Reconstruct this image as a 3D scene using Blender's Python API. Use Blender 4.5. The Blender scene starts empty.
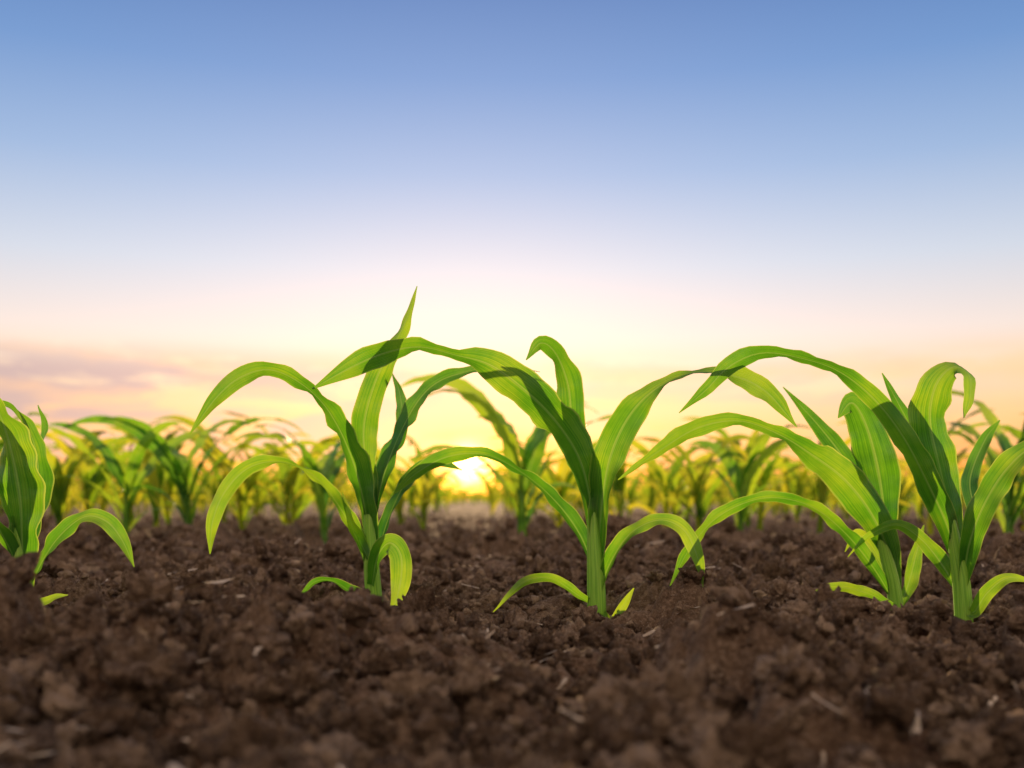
import bpy, math, random
import numpy as np
from mathutils import noise as mn, Vector
random.seed(7); rng=np.random.default_rng(7)
scene=bpy.context.scene
CH=0.112; F=995.0; HZ=500.0
def lin(c): 
    return tuple((v/255/12.92) if v/255<=0.04045 else ((v/255+0.055)/1.055)**2.4 for v in c)
SUN_AZ=math.radians(-2.5);SUN_EL=math.radians(2.0)

# ------------------------------------------------------------------ noise
def hsh(ix,iy,s):
    h=(ix.astype(np.int64)*374761393+iy.astype(np.int64)*668265263+s*1442695041)&0xFFFFFFFF
    h=((h^(h>>13))*1274126177)&0xFFFFFFFF
    h=((h^(h>>16))*2246822519)&0xFFFFFFFF
    return ((h^(h>>15))&0xFFFFFF)/float(0xFFFFFF)
def vnoise(x,y,s):
    ix=np.floor(x);iy=np.floor(y);fx=x-ix;fy=y-iy
    fx=fx*fx*fx*(fx*(fx*6-15)+10);fy=fy*fy*fy*(fy*(fy*6-15)+10)
    a=hsh(ix,iy,s);b=hsh(ix+1,iy,s);c=hsh(ix,iy+1,s);d=hsh(ix+1,iy+1,s)
    return (a+(b-a)*fx)*(1-fy)+(c+(d-c)*fx)*fy-0.5
def fbm(x,y,s,o=4):
    r=0;a=1
    for i in range(o):
        r=r+a*vnoise(x*2**i+i*17.3,y*2**i-i*9.1,s+i);a*=0.5
    return r
def lumps(x,y,cell,s,pr=0.8):
    X=x/cell;Y=y/cell;ix=np.floor(X);iy=np.floor(Y);out=np.zeros_like(X)
    for dx in(-1,0,1):
        for dy in(-1,0,1):
            jx=ix+dx;jy=iy+dy
            cx=jx+hsh(jx,jy,s);cy=jy+hsh(jx,jy,s+1)
            r=(0.35+0.6*hsh(jx,jy,s+2)**2)*(hsh(jx,jy,s+3)<pr)
            d2=(X-cx)**2+(Y-cy)**2
            out=np.maximum(out,np.sqrt(np.maximum(r*r-d2,0))*0.8)
    return out*cell
STEMS=((-.138,1.0),(.0855,1.0),(.398,1.03),(.445,.98),(-.475,.97))
LOW=STEMS+((-.19,.965),(-.13,.92),(.37,.96),(.33,.99),(-.47,.9),(.03,.96),(.29,1.0),(.31,.93),(.0,.95),(-.43,.86),(-.46,.82),(.27,.95),(.36,.88),(.43,.90),(-.42,.94))
def ground(x,y,detail=True):
    x=np.asarray(x,float);y=np.asarray(y,float)
    left=1/(1+np.exp((x+0.05)/0.05)); 
    rh=0.010+0.030*left+0.012*np.exp(-((x-0.36)/0.10)**2)
    yc=0.63+0.04*np.sin(x*5+1)
    z=rh*np.exp(-((y-yc)/0.13)**2)+0.008*np.exp(-((y-0.3)/0.15)**2)
    wx=x+0.02*vnoise(x*18,y*18,90);wy=y+0.02*vnoise(x*18,y*18,91)
    z=z+0.020*fbm(x*5,y*5,3,3)*np.clip((y-.32)/.4,0.25,1)
    far=np.clip((y-1.25)/0.6,0,1)
    z=z+far*0.030*fbm(x*3,y*3,31,3)+far*0.012
    if detail:
        m=0.6+1.2*np.clip(vnoise(x*6,y*6,55)+0.4,0,1)
        m=m*np.clip((y-.3)/.3,.55,1)
        z=z+m*(0.75*lumps(wx,wy,0.06,11,0.5)+0.85*lumps(wx,wy,0.028,21,0.7)+0.75*lumps(x,y,0.013,41,0.8)+0.6*lumps(x,y,0.0075,61,0.85))
        z=z+0.010*fbm(x*60,y*60,71,3)-0.028
    else: z=z-0.006
    for px,py in LOW:
        k=np.exp(-((x-px)**2+((y-py)*0.8+.01)**2)/0.048**2);z=z*(1-k)+k*np.minimum(z,-0.008)
    return z

def mesh_np(name,verts,faces,uv=None,tint=None,mat=None,smooth=True,link=True):
    me=bpy.data.meshes.new(name)
    verts=np.asarray(verts,np.float32);faces=np.asarray(faces,np.int32)
    k=faces.shape[1]
    me.vertices.add(len(verts));me.vertices.foreach_set('co',verts.ravel())
    me.loops.add(faces.size);me.loops.foreach_set('vertex_index',faces.ravel())
    me.polygons.add(len(faces));me.polygons.foreach_set('loop_start',np.arange(0,faces.size,k,dtype=np.int32))
    me.polygons.foreach_set('use_smooth',np.full(len(faces),smooth))
    me.update(calc_edges=True)
    if uv is not None:
        l=me.uv_layers.new(name='UVMap');l.data.foreach_set('uv',np.asarray(uv,np.float32)[faces.ravel()].ravel())
    if tint is not None:
        a=me.attributes.new('tint','FLOAT','POINT');a.data.foreach_set('value',np.asarray(tint,np.float32))
    if mat: me.materials.append(mat)
    ob=bpy.data.objects.new(name,me)
    if link: scene.collection.objects.link(ob)
    return ob

# ------------------------------------------------------------------ materials
def newmat(n):
    m=bpy.data.materials.new(n);m.use_nodes=True;nt=m.node_tree;nt.nodes.clear();return m,nt
def N(nt,t,**k):
    n=nt.nodes.new(t)
    for a,b in k.items():
        if a in('operation','blend_type','data_type','noise_dimensions','attribute_name','sky_type','sun_disc','sun_elevation','sun_rotation','feature'): setattr(n,a,b)
        else: n.inputs[a.replace('_',' ')].default_value=b
    return n
def ramp(nt,pts,interp='LINEAR'):
    r=nt.nodes.new('ShaderNodeValToRGB');cr=r.color_ramp;cr.interpolation=interp
    while len(cr.elements)<len(pts): cr.elements.new(0.5)
    for e,(p,c) in zip(cr.elements,pts): e.position=p;e.color=(*c,1) if len(c)==3 else c
    return r
def soil_mat(name):
    m,nt=newmat(name);L=nt.links.new
    out=N(nt,'ShaderNodeOutputMaterial');b=N(nt,'ShaderNodeBsdfPrincipled',Roughness=0.9)
    b.inputs['Specular IOR Level'].default_value=0.15
    tc=N(nt,'ShaderNodeTexCoord')
    n1=N(nt,'ShaderNodeTexNoise',Scale=20.0,Detail=6.0,Roughness=0.7)
    n2=N(nt,'ShaderNodeTexNoise',Scale=190.0,Detail=6.0,Roughness=0.75)
    n3=N(nt,'ShaderNodeTexNoise',Scale=560.0,Detail=3.0,Roughness=0.7)
    for n in(n1,n2,n3): L(tc.outputs['Object'],n.inputs['Vector'])
    r1=ramp(nt,[(0.35,(0.085,0.050,0.029)),(0.5,(0.215,0.134,0.080)),(0.64,(0.43,0.29,0.185))])
    mx=N(nt,'ShaderNodeMath',operation='MULTIPLY_ADD');mx.inputs[1].default_value=0.35
    L(n1.outputs['Fac'],mx.inputs[0])
    m2=N(nt,'ShaderNodeMath',operation='MULTIPLY');m2.inputs[1].default_value=0.65
    L(n2.outputs['Fac'],m2.inputs[0]);L(m2.outputs[0],mx.inputs[2])
    at=N(nt,'ShaderNodeAttribute',attribute_name='tint')
    mt=N(nt,'ShaderNodeMath',operation='MULTIPLY_ADD');mt.inputs[1].default_value=0.16;L(at.outputs['Fac'],mt.inputs[0]);L(mx.outputs[0],mt.inputs[2])
    L(mt.outputs[0],r1.inputs[0])
    sp=ramp(nt,[(0.61,(0,0,0)),(0.67,(1,1,1))]);L(n3.outputs['Fac'],sp.inputs[0])
    mix=N(nt,'ShaderNodeMixRGB',Color2=(0.55,0.43,0.32,1));L(r1.outputs[0],mix.inputs['Color1'])
    ms=N(nt,'ShaderNodeMath',operation='MULTIPLY');ms.inputs[1].default_value=0.7
    L(sp.outputs[0],ms.inputs[0]);L(ms.outputs[0],mix.inputs['Fac'])
    L(mix.outputs[0],b.inputs['Base Color'])
    bp=N(nt,'ShaderNodeBump',Strength=1.0,Distance=0.008);L(n2.outputs['Fac'],bp.inputs['Height'])
    bp2=N(nt,'ShaderNodeBump',Strength=1.0,Distance=0.0025);L(n3.outputs['Fac'],bp2.inputs['Height']);L(bp.outputs[0],bp2.inputs['Normal'])
    L(bp2.outputs[0],b.inputs['Normal']);L(b.outputs[0],out.inputs[0]);return m
SOIL=soil_mat('soil')
def leaf_mat(name='corn_leaf',field=False):
    m,nt=newmat(name);L=nt.links.new
    out=N(nt,'ShaderNodeOutputMaterial')
    uv=N(nt,'ShaderNodeUVMap');sx=N(nt,'ShaderNodeSeparateXYZ');L(uv.outputs[0],sx.inputs[0])
    at=N(nt,'ShaderNodeAttribute',attribute_name='tint')
    tc=N(nt,'ShaderNodeTexCoord');nz=N(nt,'ShaderNodeTexNoise',Scale=22.0,Detail=4.0);L(tc.outputs['Object'],nz.inputs['Vector'])
    mp=N(nt,'ShaderNodeMapping');mp.inputs['Scale'].default_value=(26,2.5,1);L(uv.outputs[0],mp.inputs[0])
    stx=N(nt,'ShaderNodeTexNoise',Scale=1.0,Detail=4.0,Roughness=0.6);L(mp.outputs[0],stx.inputs['Vector'])
    ad=N(nt,'ShaderNodeMath',operation='MULTIPLY_ADD');ad.inputs[1].default_value=0.95
    L(nz.outputs['Fac'],ad.inputs[0]);tm=N(nt,'ShaderNodeMath',operation='MULTIPLY_ADD');tm.inputs[1].default_value=1.0
    L(at.outputs['Fac'],tm.inputs[0]);L(tm.outputs[0],ad.inputs[2])
    st2=N(nt,'ShaderNodeMath',operation='MULTIPLY_ADD');st2.inputs[1].default_value=0.9;st2.inputs[2].default_value=-0.97;L(stx.outputs['Fac'],st2.inputs[0]);L(st2.outputs[0],tm.inputs[2])
    tp=N(nt,'ShaderNodeMath',operation='MULTIPLY_ADD');tp.inputs[1].default_value=0.22;L(sx.outputs[1],tp.inputs[0]);L(ad.outputs[0],tp.inputs[2])
    rd=ramp(nt,[(0.1,(0.014,0.072,0.010)),(0.5,(0.045,0.155,0.015)),(0.95,(0.16,0.33,0.035))])
    if field: rt=ramp(nt,[(0.1,(0.12,0.32,0.01)),(0.5,(0.38,0.58,0.015)),(0.95,(0.85,0.74,0.03))])  # far rows: sun glow put into the colour as yellower translucency
    else: rt=ramp(nt,[(0.1,(0.035,0.23,0.008)),(0.5,(0.19,0.53,0.014)),(0.95,(0.62,0.84,0.03))])
    L(tp.outputs[0],rd.inputs[0]);L(tp.outputs[0],rt.inputs[0])
    mu=N(nt,'ShaderNodeMath',operation='MULTIPLY');mu.inputs[1].default_value=120;L(sx.outputs[0],mu.inputs[0])
    sn=N(nt,'ShaderNodeMath',operation='SINE');L(mu.outputs[0],sn.inputs[0])
    c=N(nt,'ShaderNodeMath',operation='SUBTRACT');c.inputs[1].default_value=0.5;L(sx.outputs[0],c.inputs[0])
    ab=N(nt,'ShaderNodeMath',operation='ABSOLUTE');L(c.outputs[0],ab.inputs[0])
    rib=ramp(nt,[(0.015,(1,1,1)),(0.05,(0,0,0))]);L(ab.outputs[0],rib.inputs[0])
    edge=ramp(nt,[(0.445,(0,0,0)),(0.495,(1,1,1))]);L(ab.outputs[0],edge.inputs[0])   # thin pale leaf margin
    def ribmix(src,col,f,ecol):
        k=N(nt,'ShaderNodeMath',operation='MULTIPLY');k.inputs[1].default_value=f;L(rib.outputs[0],k.inputs[0])
        x=N(nt,'ShaderNodeMixRGB',Color2=(*col,1));L(k.outputs[0],x.inputs['Fac']);L(src.outputs[0],x.inputs['Color1'])
        k2=N(nt,'ShaderNodeMath',operation='MULTIPLY');k2.inputs[1].default_value=.75;L(edge.outputs[0],k2.inputs[0])
        x2=N(nt,'ShaderNodeMixRGB',Color2=(*ecol,1));L(k2.outputs[0],x2.inputs['Fac']);L(x.outputs[0],x2.inputs['Color1'])
        v=N(nt,'ShaderNodeMath',operation='MULTIPLY_ADD');v.inputs[1].default_value=0.10;v.inputs[2].default_value=0.95;L(sn.outputs[0],v.inputs[0])
        y=N(nt,'ShaderNodeVectorMath',operation='SCALE');L(x2.outputs[0],y.inputs[0]);L(v.outputs[0],y.inputs['Scale']);return y
    cd=ribmix(rd,(0.24,0.42,0.10),0.7,(0.25,0.40,0.06));ct=ribmix(rt,(0.42,0.62,0.10),0.6,(0.80,0.88,0.14))
    b=N(nt,'ShaderNodeBsdfPrincipled',Roughness=0.6 if field else 0.34);b.inputs['Specular IOR Level'].default_value=0.25 if field else 0.6
    t=N(nt,'ShaderNodeBsdfTranslucent');L(cd.outputs[0],b.inputs['Base Color']);L(ct.outputs[0],t.inputs['Color'])
    bp=N(nt,'ShaderNodeBump',Strength=0.35,Distance=0.0007);L(sn.outputs[0],bp.inputs['Height'])
    bp2=N(nt,'ShaderNodeBump',Strength=0.6,Distance=0.008);L(nz.outputs['Fac'],bp2.inputs['Height']);L(bp.outputs[0],bp2.inputs['Normal'])
    L(bp2.outputs[0],b.inputs['Normal'])
    mx=nt.nodes.new('ShaderNodeMixShader');mx.inputs[0].default_value=0.66 if field else 0.5
    L(b.outputs[0],mx.inputs[1]);L(t.outputs[0],mx.inputs[2]);L(mx.outputs[0],out.inputs[0]);return m
LEAF=leaf_mat();FIELD=leaf_mat('corn_leaf_sun_glow',True)
def stem_mat():
    m,nt=newmat('corn_stem');L=nt.links.new
    out=N(nt,'ShaderNodeOutputMaterial');uv=N(nt,'ShaderNodeUVMap')
    mp=N(nt,'ShaderNodeMapping');mp.inputs['Scale'].default_value=(60,3,1);L(uv.outputs[0],mp.inputs[0])
    n=N(nt,'ShaderNodeTexNoise',Scale=1.0,Detail=3.0);L(mp.outputs[0],n.inputs['Vector'])
    r=ramp(nt,[(0.3,(0.15,0.36,0.03)),(0.7,(0.34,0.62,0.07))]);L(n.outputs['Fac'],r.inputs[0])
    b=N(nt,'ShaderNodeBsdfPrincipled',Roughness=0.45);b.inputs['Specular IOR Level'].default_value=0.3
    b.inputs['Subsurface Weight'].default_value=0.35
    b.inputs['Subsurface Radius'].default_value=(.5,.8,.1);b.inputs['Subsurface Scale'].default_value=0.016
    L(r.outputs[0],b.inputs['Base Color']);bp=N(nt,'ShaderNodeBump',Strength=0.4,Distance=0.001);L(n.outputs['Fac'],bp.inputs['Height']);L(bp.outputs[0],b.inputs['Normal'])
    L(b.outputs[0],out.inputs[0]);return m
STEM=stem_mat()
def straw_mat():
    m,nt=newmat('straw');L=nt.links.new
    out=N(nt,'ShaderNodeOutputMaterial');b=N(nt,'ShaderNodeBsdfPrincipled',Roughness=0.8)
    tc=N(nt,'ShaderNodeTexCoord');n=N(nt,'ShaderNodeTexNoise',Scale=40.0,Detail=4.0);L(tc.outputs['Object'],n.inputs['Vector'])
    r=ramp(nt,[(0.3,(0.26,0.18,0.11)),(0.7,(0.62,0.48,0.33))]);L(n.outputs['Fac'],r.inputs[0]);L(r.outputs[0],b.inputs['Base Color']);L(b.outputs[0],out.inputs[0]);return m
STRAW=straw_mat()

# ------------------------------------------------------------------ soil sheet
def axis(lo,hi,step,far,g=1.12):
    a=[lo]
    while a[-1]<hi: a.append(a[-1]+step)
    s=step
    while a[-1]<far: s*=g;a.append(a[-1]+s)
    return a
xp=[v for v in axis(0,0.80,0.0025,2500,1.035)]
xs=np.array([-v for v in xp[:0:-1]]+xp)
ypos=axis(0.32,1.25,0.0025,4000,1.017)
yneg=[]
s=0.01;v=0.32
while v>-2500: v-=s;s*=1.2;yneg.append(v)
ys=np.array(yneg[::-1]+ypos)
XX,YY=np.meshgrid(xs,ys)
sp=np.maximum(np.gradient(xs)[None,:]*np.ones_like(YY),np.gradient(ys)[:,None]*np.ones_like(XX))
ZZ=ground(XX,YY)
sm=ground(XX,YY,False)
w=np.clip((sp-0.02)/0.1,0,1); ZZ=ZZ*(1-w)+sm*w
w=np.clip((np.hypot(XX,YY)-20)/60,0,1); ZZ=ZZ*(1-w)
V=np.stack([XX,YY,ZZ],-1).reshape(-1,3)
nx=len(xs);ny=len(ys)
i=np.arange(ny-1)[:,None]*nx+np.arange(nx-1)[None,:]
Fc=np.stack([i,i+1,i+nx+1,i+nx],-1).reshape(-1,4)
mesh_np('soil_ground',V,Fc,mat=SOIL)
print('ground verts',len(V))

# ------------------------------------------------------------------ clods
import bmesh
def ico(sub,seed,amp):
    bm=bmesh.new();bmesh.ops.create_icosphere(bm,subdivisions=sub,radius=1)
    o=Vector((seed*7.1,seed*3.3,-seed*5.7))
    vs=[]
    for v in bm.verts:
        p=v.co.copy()
        d=1+amp*0.55*mn.noise(p*1.1+o)+amp*0.5*mn.noise(p*2.3+o)+amp*0.42*mn.noise(p*4.7+o)+(amp*0.36*mn.noise(p*9+o) if sub>3 else 0)
        vs.append(p*d)
    f=[[x.index for x in fc.verts] for fc in bm.faces]
    a=np.array([tuple(v) for v in vs]),np.array(f);bm.free();return a
small=[ico(2,k+1,1.1) for k in range(14)];big=[ico(4,k+30,1.25) for k in range(12)];mid=[ico(3,k+60,1.25) for k in range(12)]
def scatter(n,rmin,rmax,p,shapes,y0,y1,ypow,embed=0.25,maxw=0.7):
    VV=[];FF=[];TT=[];off=0
    u=rng.random(n);ya=y0+(y1-y0)*u**ypow
    xa=(rng.random(n)*2-1)*(maxw*ya+0.15)
    ra=rmin+(rmax-rmin)*rng.random(n)**p
    za=ground(xa,ya)
    k=rng.integers(0,len(shapes),n)
    keep=(vnoise(xa*7,ya*7,200)+0.5)>rng.random(n)*0.8
    for px,py in LOW:
        keep&=~((np.hypot(xa-px,ya-py+.02)<.035)&(ra>.005))
    keep&=~((ya<.5)&(ra>.013))
    for j in np.nonzero(keep)[0]:
        v,f=shapes[k[j]]
        q=rng.normal(size=4);q/=np.linalg.norm(q);a,b,c,d=q
        R=np.array([[1-2*(c*c+d*d),2*(b*c-a*d),2*(b*d+a*c)],[2*(b*c+a*d),1-2*(b*b+d*d),2*(c*d-a*b)],[2*(b*d-a*c),2*(c*d+a*b),1-2*(b*b+c*c)]])
        s=ra[j]*np.array([1,0.65+0.5*rng.random(),0.6+0.4*rng.random()])
        VV.append((v*s)@R.T+np.array([xa[j],ya[j],za[j]+ra[j]*embed]));FF.append(f+off);off+=len(v)
        TT.append(np.full(len(v),(rng.random()**2.5)*2.0-0.5 if ra[j]<.012 else rng.random()*.9-.35))
    return VV,FF,off,TT
VV=[];FF=[];TC=[];off=0
for args in [(34000,0.0014,0.0055,1.8,small,0.33,1.9,1.0,0.5,0.56),(6500,0.005,0.014,1.8,small,1.3,5,1.0,0.35,0.6),(5000,0.005,0.013,1.6,mid,0.36,2.4,1.2,0.4,0.58),(620,0.011,0.024,1.5,big,0.42,3.4,1.25,0.15,0.58)]:
    a,b,o,tt=scatter(*args)
    VV+=a;FF+=[f+off for f in b];off+=o;TC+=tt
mesh_np('soil_clods',np.concatenate(VV),np.concatenate(FF),tint=np.concatenate(TC),mat=SOIL)
print('clod verts',off)

# ------------------------------------------------------------------ leaves
def cr(P,n):
    P=np.asarray(P,float);Q=np.vstack([2*P[0]-P[1],P,2*P[-1]-P[-2]]);m=len(P)-1
    d=np.linalg.norm(np.diff(P[:,:3],axis=0),axis=1);cum=np.concatenate([[0],np.cumsum(d)])/d.sum()
    t=np.linspace(0,1,n);seg=np.clip(np.searchsorted(cum,t,side='right')-1,0,m-1)
    u=((t-cum[seg])/(cum[seg+1]-cum[seg]))[:,None]
    a,b,c,e=Q[seg],Q[seg+1],Q[seg+2],Q[seg+3]
    return 0.5*((2*b)+(-a+c)*u+(2*a-5*b+4*c-e)*u*u+(-a+3*b-3*c+e)*u**3)
class Acc:
    def __init__(s): s.v=[];s.f=[];s.uv=[];s.t=[];s.n=0;s.nf=0
    def add(s,v,f,uv,t): s.v.append(v);s.f.append(f+s.n);s.uv.append(uv);s.t.append(np.full(len(v),t));s.n+=len(v);s.nf+=len(f)
    def get(s): return np.concatenate(s.v),np.concatenate(s.f),np.concatenate(s.uv),np.concatenate(s.t)
def gridf(n,c):
    i=np.arange(n-1)[:,None]*c+np.arange(c-1)[None,:];return np.stack([i,i+1,i+c+1,i+c],-1).reshape(-1,4)
def ribbon(acc,P,H,n=56,c=9,fold=0.34,rip=0.07,tint=0.5,rr=random):
    S=cr(P,n);C=S[:,:3];w=np.maximum(S[:,3],0.0004);a=np.radians(S[:,4])
    T=np.gradient(C,axis=0);T/=np.linalg.norm(T,axis=1)[:,None]+1e-9
    H=np.asarray(H,float)[None,:];Hp=H-(T*H).sum(1)[:,None]*T;Hp/=np.linalg.norm(Hp,axis=1)[:,None]+1e-9
    L=np.linalg.norm(np.diff(C,axis=0),axis=1).sum();s=np.linspace(0,1,n)
    wob=rr.random()*6
    a=a+np.radians(16)*np.sin(s*L/0.10*6.28*.6+wob)*np.clip(s*3,0,1)
    B=np.cross(T,Hp);Sd=np.cos(a)[:,None]*Hp+np.sin(a)[:,None]*B;Nn=np.cross(Sd,T)
    fo=fold*(1.5-1.1*np.clip(s*2.2,0,1))*(1+.35*np.sin(s*L/.08*3+wob*2))
    t=np.linspace(-1,1,c);ph1,ph2=rr.random()*6,rr.random()*6;fr=L/0.045
    V=np.zeros((n,c,3))
    for j,tj in enumerate(t):
        ph=ph1 if tj<0 else ph2
        ripple=rip*w*abs(tj)**2*(np.sin(s*fr*6.28/1.3+ph)+0.6*np.sin(s*fr*6.28/0.6+ph*2))*np.clip(s*4,0,1)
        off=fo*w*0.5*abs(tj)**1.4+ripple
        side=tj*w*0.5*np.cos(fo*abs(tj)*0.8)*(1+.04*np.sin(s*fr*4.1+ph)*abs(tj))
        V[:,j]=C+Sd*side[:,None]+Nn*off[:,None]
    uv=np.stack(np.meshgrid((t+1)/2,s),-1).reshape(-1,2)
    acc.add(V.reshape(-1,3),gridf(n,c),uv,tint)
def tube(acc,P,n=20,c=12,tint=0.75):
    S=cr(P,n);C=S[:,:3];r=S[:,3]
    T=np.gradient(C,axis=0);T/=np.linalg.norm(T,axis=1)[:,None]
    X=np.cross(T,[0,1,0]);X/=np.linalg.norm(X,axis=1)[:,None];Y=np.cross(X,T)
    an=np.linspace(0,2*math.pi,c)
    V=C[:,None]+r[:,None,None]*(np.cos(an)[None,:,None]*X[:,None]+np.sin(an)[None,:,None]*Y[:,None])
    uv=np.stack(np.meshgrid(0.10+0.3*np.abs(np.linspace(-1,1,c)),np.linspace(0,1,n)),-1).reshape(-1,2)
    acc.add(V.reshape(-1,3),gridf(n,c),uv,tint)
def finish(ob,ns):
    ob.data.materials.append(STEM)
    mi=np.zeros(len(ob.data.polygons),np.int32);mi[:ns]=1;ob.data.polygons.foreach_set('material_index',mi);ob.data.update()

def sheet(p,base):  # tracing sheet millimetres -> metres, at the plant's own distance
    u,v,dy=p[:3];y=base+dy;k=y/F
    return [(u-512)*k,y,CH+(HZ-v)*k]
def plant(yb,stem,leaves,seed):
    rr=random.Random(seed);acc=Acc();k=yb/F
    P=[sheet((u,v,0),yb)+[w*k/2,0] for u,v,w in stem]
    p0=list(P[0]);p0[2]-=0.04;P=[p0]+P
    tube(acc,P,30,16);ns=acc.nf
    for lf in leaves:
        pts,sgn=lf[0],lf[1];o=lf[2] if len(lf)>2 else {}
        Q=[sheet(p,yb)+[p[3]*k*1.08,p[4]] for p in pts]
        ribbon(acc,Q,(0,sgn,0),tint=o.get('t',0.3+0.5*rr.random()),fold=o.get('f',0.55),rip=o.get('r',0.11),rr=rr)
    v,f,uv,t=acc.get()
    org=np.array(sheet((stem[0][0],stem[0][1],0),yb))
    ob=mesh_np('corn_plant',v-org,f,uv,t,LEAF);ob.location=org;finish(ob,ns)
    return ob
plant(1.0,[(375,614,17),(372,575,16),(370,530,13),(368,490,8)],[
 ([(371,560,0,13,60),(366,515,-.005,20,60),(354,465,-.015,27,60),(333,418,-.03,25,55),(307,388,-.04,18,48),(272,370,-.05,15,40),(241,377,-.06,17,62),(216,398,-.07,13,70),(190,434,-.08,1,70)],1,{'t':.45}),
 ([(372,530,.004,12,80),(366,470,.01,20,80),(364,425,.012,25,80),(376,380,.01,24,78),(394,345,.005,18,75),(407,318,0,10,70),(417,286,0,1,70)],1,{'t':.6}),
 ([(372,540,.006,12,60),(380,490,.015,18,65),(395,445,.03,20,65),(416,404,.05,20,60),(438,382,.06,16,50),(470,371,.07,12,50),(505,366,.08,8,50),(540,372,.09,1,50)],-1,{'t':.35}),
 ([(370,578,0,11,60),(357,540,-.01,15,60),(338,505,-.02,17,55),(315,477,-.03,15,45),(283,462,-.035,13,35),(250,467,-.04,14,55),(226,490,-.045,15,70),(213,520,-.05,12,80),(210,554,-.05,1,80)],1,{'t':.6}),
 ([(372,585,-.01,10,60),(378,556,-.02,15,60),(390,543,-.03,19,65),(401,556,-.035,20,80),(400,585,-.04,17,85),(390,618,-.05,2,85)],-1,{'t':.6}),
 ([(370,600,0,7,50),(352,592,-.01,11,60),(332,581,-.02,10,60),(315,582,-.03,7,60),(298,598,-.035,1,60)],1),
 ([(369,560,-.01,6,70),(358,538,-.01,12,70),(348,515,-.02,9,70),(342,492,-.02,1,70)],1,{'t':.75}),
 ([(373,520,.01,9,60),(384,470,.03,13,65),(402,430,.05,14,65),(400,395,.08,10,65),(392,372,.1,1,60)],-1,{'t':.25}),
 ([(374,570,.01,8,60),(388,520,.03,13,65),(408,480,.05,14,60),(436,462,.06,12,50),(462,470,.07,1,50)],-1,{'t':.3}),
],1)
plant(1.0,[(597,618,19),(596,580,18),(594,540,14),(592,500,8)],[
 ([(595,555,0,14,65),(591,505,-.005,24,68),(579,458,-.015,33,68),(553,418,-.02,37,68),(522,388,-.025,36,66),(490,365,-.03,28,60),(455,355,-.035,13,40),(420,347,-.04,17,50),(385,353,-.045,23,65),(350,368,-.05,18,65),(312,389,-.055,1,65)],1,{'t':.5}),
 ([(594,530,.005,11,75),(586,470,.015,18,75),(573,425,.02,24,78),(568,385,.02,27,75),(556,354,.015,20,65),(541,343,.01,14,60),(526,360,.0,1,70)],1,{'t':.4}),
 ([(593,520,.01,8,60),(570,455,.03,12,70),(545,408,.04,15,70),(520,372,.05,12,60),(498,360,.06,1,60)],1,{'t':.3}),
 ([(598,560,.0,13,65),(602,505,-.005,24,70),(611,455,-.01,32,72),(630,415,-.015,28,66),(657,388,-.02,17,50),(692,373,-.025,12,38),(730,375,-.03,20,60),(765,391,-.035,20,66),(797,427,-.04,1,66)],-1,{'t':.55}),
 ([(599,592,0,10,60),(612,560,-.01,15,60),(632,532,-.02,15,50),(660,520,-.03,13,42),(684,530,-.035,14,62),(697,556,-.04,12,75),(703,587,-.04,1,75)],-1,{'t':.6}),
 ([(594,570,.0,12,60),(580,535,.01,17,60),(556,502,.02,17,52),(524,474,.025,15,45),(487,455,.03,13,40),(450,456,.03,15,55),(418,472,.03,13,62),(390,497,.03,1,62)],1,{'t':.4}),
 ([(595,606,0,7,50),(576,594,-.01,10,55),(552,579,-.02,9,50),(525,582,-.03,9,60),(493,612,-.045,1,60)],1,{'t':.65}),
 ([(600,610,0,5,60),(612,622,-.02,9,75),(623,606,-.02,9,75),(634,588,-.02,1,70)],-1,{'t':.7}),
],2)
plant(1.03,[(897,620,15),(893,585,14),(884,545,12),(878,510,8)],[
 ([(896,600,0,12,60),(889,555,-.005,24,66),(872,515,-.01,32,68),(845,480,-.02,33,66),(812,455,-.03,26,60),(778,434,-.04,15,45),(740,421,-.045,13,38),(700,427,-.05,17,60),(662,449,-.055,14,66),(618,480,-.06,1,66)],1,{'t':.5}),
 ([(896,605,.0,9,55),(872,566,-.01,14,60),(842,530,-.02,15,52),(808,505,-.03,13,45),(765,498,-.035,12,40),(722,514,-.04,14,58),(692,545,-.045,13,68),(670,586,-.05,1,70)],1,{'t':.45}),
 ([(888,560,.01,12,75),(884,510,.02,28,78),(877,465,.025,39,80),(866,425,.025,34,76),(852,403,.02,22,65),(838,418,.01,1,60)],1,{'t':.3}),
 ([(886,540,.02,9,70),(868,500,.03,16,72),(845,460,.04,20,72),(818,425,.05,14,66),(783,387,.055,1,66)],1,{'t':.3}),
 ([(894,607,-.01,6,50),(866,593,-.04,10,58),(832,588,-.07,9,55),(785,604,-.09,1,60)],1,{'t':.65}),
 ([(899,610,0,8,70),(908,585,.01,14,75),(916,555,.02,12,75),(924,525,.03,1,70)],-1,{'t':.6}),
 ([(894,590,.03,7,60),(876,556,.04,14,62),(858,535,.05,12,60),(845,552,.05,1,60)],1,{'t':.7}),
],3)
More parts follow.
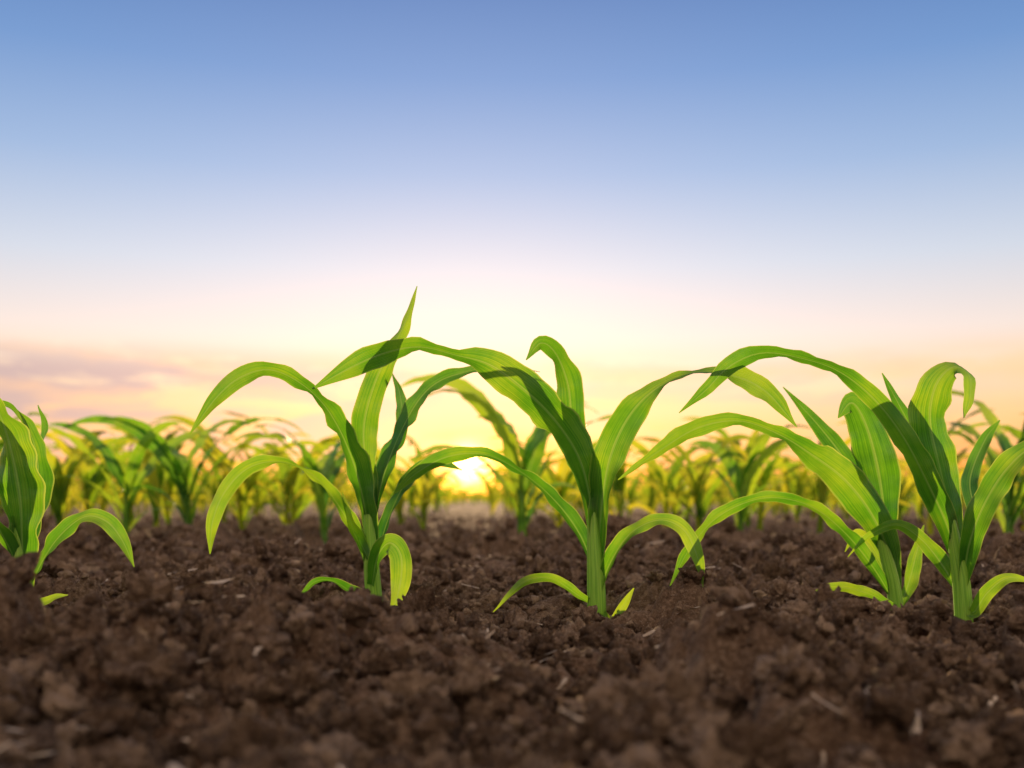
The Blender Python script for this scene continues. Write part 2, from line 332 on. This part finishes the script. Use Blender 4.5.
plant(0.98,[(964,620,18),(961,580,17),(955,545,13),(949,510,8)],[
 ([(960,575,0,13,62),(948,528,-.005,22,64),(926,480,-.01,24,62),(902,435,-.015,22,56),(873,398,-.02,18,48),(838,371,-.025,15,42),(800,358,-.03,14,40),(762,353,-.035,15,52),(730,366,-.04,17,62),(706,390,-.045,11,66),(679,413,-.05,1,66)],1,{'t':.45}),
 ([(960,560,.0,12,75),(950,510,.005,26,78),(939,465,.01,36,80),(930,420,.01,38,80),(936,385,.005,30,72),(953,367,.0,20,60),(969,375,-.01,19,70),(970,398,-.015,13,80),(964,418,-.02,1,80)],1,{'t':.5}),
 ([(956,550,.01,9,70),(944,505,.02,20,75),(927,460,.03,23,75),(906,418,.035,15,72),(882,373,.04,1,72)],1,{'t':.35}),
 ([(963,585,0,12,65),(969,545,-.01,21,68),(984,505,-.02,24,66),(1006,470,-.03,24,62),(1034,447,-.04,18,55),(1070,450,-.05,14,60),(1100,485,-.05,1,60)],-1,{'t':.5}),
 ([(964,610,0,8,55),(974,612,-.01,11,70),(988,592,-.02,13,66),(1008,578,-.03,10,55),(1034,582,-.03,1,60)],-1,{'t':.65}),
 ([(962,598,0,9,55),(944,568,.01,17,62),(922,540,.02,14,60),(897,525,.025,10,50),(870,535,.03,8,60),(848,557,.03,1,60)],1,{'t':.6}),
 ([(959,560,.02,8,60),(975,520,.05,14,60),(970,480,.08,16,66),(985,440,.1,12,60),(1000,420,.1,1,60)],-1,{'t':.25}),
],4)
plant(0.97,[(25,611,18),(22,575,17),(20,545,12),(18,515,8)],[
 ([(24,590,0,14,70),(22,545,-.005,28,75),(20,500,-.01,40,78),(12,455,-.015,42,76),(0,415,-.02,28,70),(-18,380,-.03,1,70)],1,{'t':.5}),
 ([(23,560,.01,10,70),(30,520,.02,22,74),(38,475,.03,26,74),(32,438,.035,20,68),(14,410,.04,12,60),(-12,398,.04,1,60)],1,{'t':.35}),
 ([(26,600,0,11,60),(38,570,-.01,17,62),(58,538,-.02,18,54),(84,517,-.03,14,46),(106,521,-.035,15,60),(122,540,-.04,12,70),(134,567,-.04,1,70)],-1,{'t':.5}),
 ([(28,600,0,5,60),(44,602,-.02,8,60),(56,597,-.03,6,60),(68,595,-.03,1,60)],-1,{'t':.6}),
 ([(22,606,0,7,60),(8,588,-.01,15,65),(-8,578,-.02,12,60),(-30,596,-.02,1,60)],1,{'t':.6}),
 ([(22,580,.0,10,60),(5,540,-.01,18,62),(-20,505,-.02,18,55),(-60,490,-.03,12,50),(-100,520,-.03,1,60)],1,{'t':.5}),
 ([(24,575,.02,8,60),(34,530,.04,14,62),(30,480,.06,14,66),(45,430,.08,9,60),(38,405,.08,1,60)],-1,{'t':.25}),
],5)

# ------------------------------------------------------------------ generic young corn
def grow(seed,hi=True,H=0.30):
    rr=random.Random(seed);acc=Acc()
    sc=H/0.30*rr.uniform(.92,1.1);n=rr.choice([7,8,8,9]);lean=rr.uniform(-.12,.12);l2=rr.uniform(-.1,.1)
    st=[(lean*z*sc,l2*z*sc,z*sc,r*sc,0) for z,r in((-.03,.009),(0,.009),(.05,.008),(.10,.006),(.14,.003))]
    tube(acc,st,n=8 if hi else 4,c=8 if hi else 5)
    az=rr.uniform(0,math.pi)
    for i in range(n):
        f=i/(n-1);h0=(0.012+0.12*f**1.1)*sc
        a=az+math.pi*i+rr.uniform(-.5,.5)
        Ln=(0.10+0.27*math.sin(math.pi*min(1,0.12+f*0.78)))*sc*rr.uniform(.85,1.15)
        if i==n-1: Ln*=.8
        e0=math.radians(rr.uniform(62,76)+f*12);dr=math.radians(rr.uniform(35,80)*(1-f*.75)+rr.uniform(-10,20)) 
        w=(0.014+0.025*f**.6)*sc*rr.uniform(.9,1.2)
        x=lean*h0;y=0;z=h0;m=12;pts=[];roll=rr.uniform(-55,55);tw=rr.uniform(-70,70)
        d=0
        for k in range(m+1):
            t=k/m;wd=w*(0.45+0.55*min(1,t*4))*max(0,1-t**2.6)**.8
            pts.append((x+math.cos(a)*d,y+math.sin(a)*d,z,max(wd,.0006),roll*min(1,t*3)+tw*t))
            e=e0-(e0+dr)*t**1.7;st_=Ln/m;d+=math.cos(e)*st_;z+=math.sin(e)*st_
        ribbon(acc,pts,(math.sin(a),-math.cos(a),0),n=30 if hi else 11,c=5 if hi else 3,tint=rr.uniform(.3,.95),rr=rr)
    return acc.get()
def gz(x,y): return float(ground(np.array([x]),np.array([y]),False)[0])
row2=[(60,2.6,.29),(125,2.4,.30),(190,2.42,.31),(243,2.9,.27),(325,2.42,.33),(285,2.9,.28),(522,2.3,.36),(700,2.6,.29),(760,2.9,.29),(1008,2.2,.30),(1060,2.5,.3),(-20,2.4,.3),(620,3.0,.28),(820,2.7,.3),(-110,2.5,.3),(1150,2.4,.3),(400,2.9,.26),(92,2.9,.3),(155,3.0,.3),(665,2.9,.3),(930,2.8,.3),(740,2.5,.28),(560,2.9,.28)]
for j,(u,y,H) in enumerate(row2):
    v,f,uv,t=grow(500+j*3,True,H);ob=mesh_np('corn_plant',v,f,uv,t,FIELD if y>2.55 else LEAF)
    x=(u-512)/F*y;ob.location=(x,y,gz(x,y)-.002);ob.rotation_euler[2]=random.uniform(-.5,.5)
hiT=[grow(900+i,True) for i in range(10)];loT=[grow(950+i,False) for i in range(12)]
VV=[];FF=[];UU=[];TT=[];off=0;y=3.4;cnt=0
while y<42:
    T_=hiT if y<4.5 else loT
    hw=0.58*y+0.8;x=-hw+rng.random()*.2
    while x<hw:
        gap=abs(math.atan2(x,y)-SUN_AZ)*y<0.07+.011*y and y<18   # added gap: plants left out toward the sun so its glow shows
        if rng.random()>0.08 and not gap:
            v,f,uv,t=T_[rng.integers(len(T_))];a=rng.random()*6.28;s=rng.uniform(.76,1.16)
            R=np.array([[math.cos(a),-math.sin(a),0],[math.sin(a),math.cos(a),0],[0,0,1]])
            px,py=x+rng.normal()*.03,y+rng.normal()*.05
            VV.append(v*s@R.T+[px,py,gz(px,py)]);FF.append(f+off);UU.append(uv);TT.append(t*rng.uniform(.8,1.25));off+=len(v);cnt+=1
        x+=rng.uniform(.13,.28)*(1 if y<9 else 1.5)
    y+=0.7 if y<9 else 1.3
mesh_np('corn_field',np.concatenate(VV),np.concatenate(FF),np.concatenate(UU),np.concatenate(TT),FIELD)
print('field plants',cnt,'verts',off)

# ------------------------------------------------------------------ straw bits
acc=Acc()
def straw(x,y,L,w,ang,lift=0.004,tilt=0.0,rr=random):
    n=5;pts=[]
    bend=rr.uniform(-.4,.4)
    for k in range(n):
        t=k/(n-1)-.5;aa=ang+bend*t
        px=x+math.cos(aa)*L*t;py=y+math.sin(aa)*L*t
        pts.append((px,py,0,w*(.7+.3*math.sin(3*k)) ,rr.uniform(-30,30)))
    zz=max(float(ground(np.array([p[0]]),np.array([p[1]]))[0]) for p in pts)
    pts=[(p[0],p[1],zz+lift+tilt*(k/(n-1)-.5)*L,p[3],p[4]) for k,p in enumerate(pts)]
    ribbon(acc,pts,(-math.sin(ang),math.cos(ang),0),n=10,c=3,fold=.5,rip=.1,rr=rr)
for u,yy,L,w,ang in[(205,.66,.045,.008,.2),(165,1.0,.05,.007,-.1),(183,1.35,.04,.006,.3),(815,1.25,.055,.009,-.7),(820,1.5,.05,.007,-.9),(700,1.3,.04,.005,.1),(915,.50,.03,.007,1.2),(735,.6,.03,.004,.5),(60,.42,.03,.006,.3),(180,.40,.03,.009,2),(650,1.7,.06,.006,.4),(480,.6,.025,.004,1)]:
    straw((u-512)/F*yy,yy,L,w,ang,.007,.15)
for k in range(520):
    yy=.4+3*random.random()**1.3;straw(random.uniform(-.65,.65)*yy,yy,random.uniform(.006,.028),random.uniform(.0014,.0045),random.random()*3.14,.004,random.uniform(-.5,.5))
v,f,uv,t=acc.get();mesh_np('straw_debris',v,f,uv,t,STRAW)

# ------------------------------------------------------------------ sky
sd=(math.sin(SUN_AZ)*math.cos(SUN_EL),math.cos(SUN_AZ)*math.cos(SUN_EL),math.sin(SUN_EL))
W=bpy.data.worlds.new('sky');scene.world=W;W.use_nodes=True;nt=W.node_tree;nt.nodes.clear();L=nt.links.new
out=N(nt,'ShaderNodeOutputWorld')
tc=N(nt,'ShaderNodeTexCoord');sx=N(nt,'ShaderNodeSeparateXYZ');L(tc.outputs['Generated'],sx.inputs[0])
def M(op,a,b=None,c=None,clamp=False):
    n=nt.nodes.new('ShaderNodeMath');n.operation=op;n.use_clamp=clamp
    for i,v in enumerate((a,b,c)):
        if v is None: continue
        if isinstance(v,(int,float)): n.inputs[i].default_value=v
        else: L(v,n.inputs[i])
    return n.outputs[0]
def mixc(f,a,b,bt='MIX'):
    n=nt.nodes.new('ShaderNodeMixRGB');n.blend_type=bt
    for k,v in(('Fac',f),('Color1',a),('Color2',b)):
        if isinstance(v,(int,float)): n.inputs[k].default_value=v
        elif isinstance(v,tuple): n.inputs[k].default_value=(*v,1)
        else: L(v,n.inputs[k])
    return n.outputs[0]
z=sx.outputs[2]
rf=ramp(nt,[(0.0,lin((240,110,22))),(0.06,lin((243,138,46))),(0.13,lin((243,174,98))),(0.21,lin((240,200,160))),(0.32,lin((228,210,204))),(0.45,lin((192,200,216))),(0.62,lin((138,167,208))),(0.78,lin((92,136,194))),(0.92,lin((66,112,176))),(1.0,lin((58,100,166)))])
L(M('MULTIPLY',z,2.0,clamp=True),rf.inputs[0])
# unseen sky behind the camera and overhead: warm fill added to light the scene
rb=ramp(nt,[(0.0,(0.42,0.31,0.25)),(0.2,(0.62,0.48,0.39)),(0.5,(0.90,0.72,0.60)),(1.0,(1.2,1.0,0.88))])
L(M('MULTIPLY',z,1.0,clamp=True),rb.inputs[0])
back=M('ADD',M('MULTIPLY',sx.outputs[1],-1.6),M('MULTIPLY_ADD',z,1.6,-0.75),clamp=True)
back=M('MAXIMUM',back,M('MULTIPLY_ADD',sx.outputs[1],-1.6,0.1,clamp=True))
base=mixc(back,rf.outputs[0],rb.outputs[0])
mp=nt.nodes.new('ShaderNodeMapping');mp.inputs['Scale'].default_value=(3.2,3.2,17);mp.inputs['Location'].default_value=(1.3,0.2,0.45);L(tc.outputs['Generated'],mp.inputs[0])
cn=N(nt,'ShaderNodeTexNoise',Scale=2.2,Detail=9.0,Roughness=0.62,Distortion=0.4);L(mp.outputs[0],cn.inputs['Vector'])
cm=ramp(nt,[(0.44,(0,0,0)),(0.54,(1,1,1))]);L(cn.outputs['Fac'],cm.inputs[0])
band=ramp(nt,[(0.02,(0,0,0)),(0.12,(1,1,1)),(0.23,(1,1,1)),(0.31,(0,0,0))],'EASE');L(M('MULTIPLY',z,2.0,clamp=True),band.inputs[0])
side=M('MULTIPLY_ADD',sx.outputs[0],-1.3,0.70,clamp=True)
cf=M('MULTIPLY',M('MULTIPLY',M('MULTIPLY',cm.outputs[0],band.outputs[0]),0.95),side)
base=mixc(cf,base,lin((172,144,154)))
cn2=N(nt,'ShaderNodeTexNoise',Scale=2.3,Detail=6.0,Roughness=0.6);mp2=nt.nodes.new('ShaderNodeMapping');mp2.inputs['Scale'].default_value=(2,2,12);mp2.inputs['Location'].default_value=(4,1,2);L(tc.outputs['Generated'],mp2.inputs[0]);L(mp2.outputs[0],cn2.inputs['Vector'])
cm2=ramp(nt,[(0.48,(0,0,0)),(0.62,(1,1,1))]);L(cn2.outputs['Fac'],cm2.inputs[0])
base=mixc(M('MULTIPLY',M('MULTIPLY',cm2.outputs[0],band.outputs[0]),0.6),base,(1.0,0.52,0.24))
dt=nt.nodes.new('ShaderNodeVectorMath');dt.operation='DOT_PRODUCT';L(tc.outputs['Generated'],dt.inputs[0]);dt.inputs[1].default_value=sd
om=M('SUBTRACT',1.0,dt.outputs['Value'])
def glow(k,col,base):
    g=M('EXPONENT',M('MULTIPLY',om,-k));return mixc(g,base,col,'ADD')
base=glow(9,(0.07,0.085,0.13),base);base=glow(330,(0.30,-0.10,-0.25),base);base=glow(1500,(1.6,0.62,0.0),base);base=glow(8000,(14,8,2.0),base)
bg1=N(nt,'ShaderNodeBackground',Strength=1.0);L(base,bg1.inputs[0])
nk=nt.nodes.new('ShaderNodeTexSky');nk.sky_type='NISHITA';nk.sun_disc=False;nk.sun_elevation=SUN_EL;nk.sun_rotation=SUN_AZ
bg2=N(nt,'ShaderNodeBackground',Strength=0.05);L(nk.outputs[0],bg2.inputs[0])
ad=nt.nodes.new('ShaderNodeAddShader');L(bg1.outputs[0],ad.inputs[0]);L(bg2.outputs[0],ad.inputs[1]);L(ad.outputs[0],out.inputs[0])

sl=bpy.data.lights.new('sun','SUN');sl.energy=5.0;sl.angle=math.radians(1.0);sl.color=(1,.70,.36)
so=bpy.data.objects.new('sun',sl);scene.collection.objects.link(so)
LE=math.radians(12.0);d=Vector((math.sin(SUN_AZ)*math.cos(LE),math.cos(SUN_AZ)*math.cos(LE),math.sin(LE)))
so.rotation_euler=d.to_track_quat('Z','Y').to_euler()

cam=bpy.data.cameras.new('camera');co=bpy.data.objects.new('camera',cam);scene.collection.objects.link(co)
cam.sensor_width=36;cam.lens=F/1024*36;cam.shift_y=(HZ-384)/1024
cam.clip_start=0.02;cam.clip_end=8000
co.location=(0,0,CH);co.rotation_euler=(math.radians(90),0,0)
cam.dof.use_dof=True;cam.dof.focus_distance=0.94;cam.dof.aperture_fstop=4.8
scene.camera=co
scene.view_settings.view_transform='Standard';scene.view_settings.look='None';scene.view_settings.exposure=0
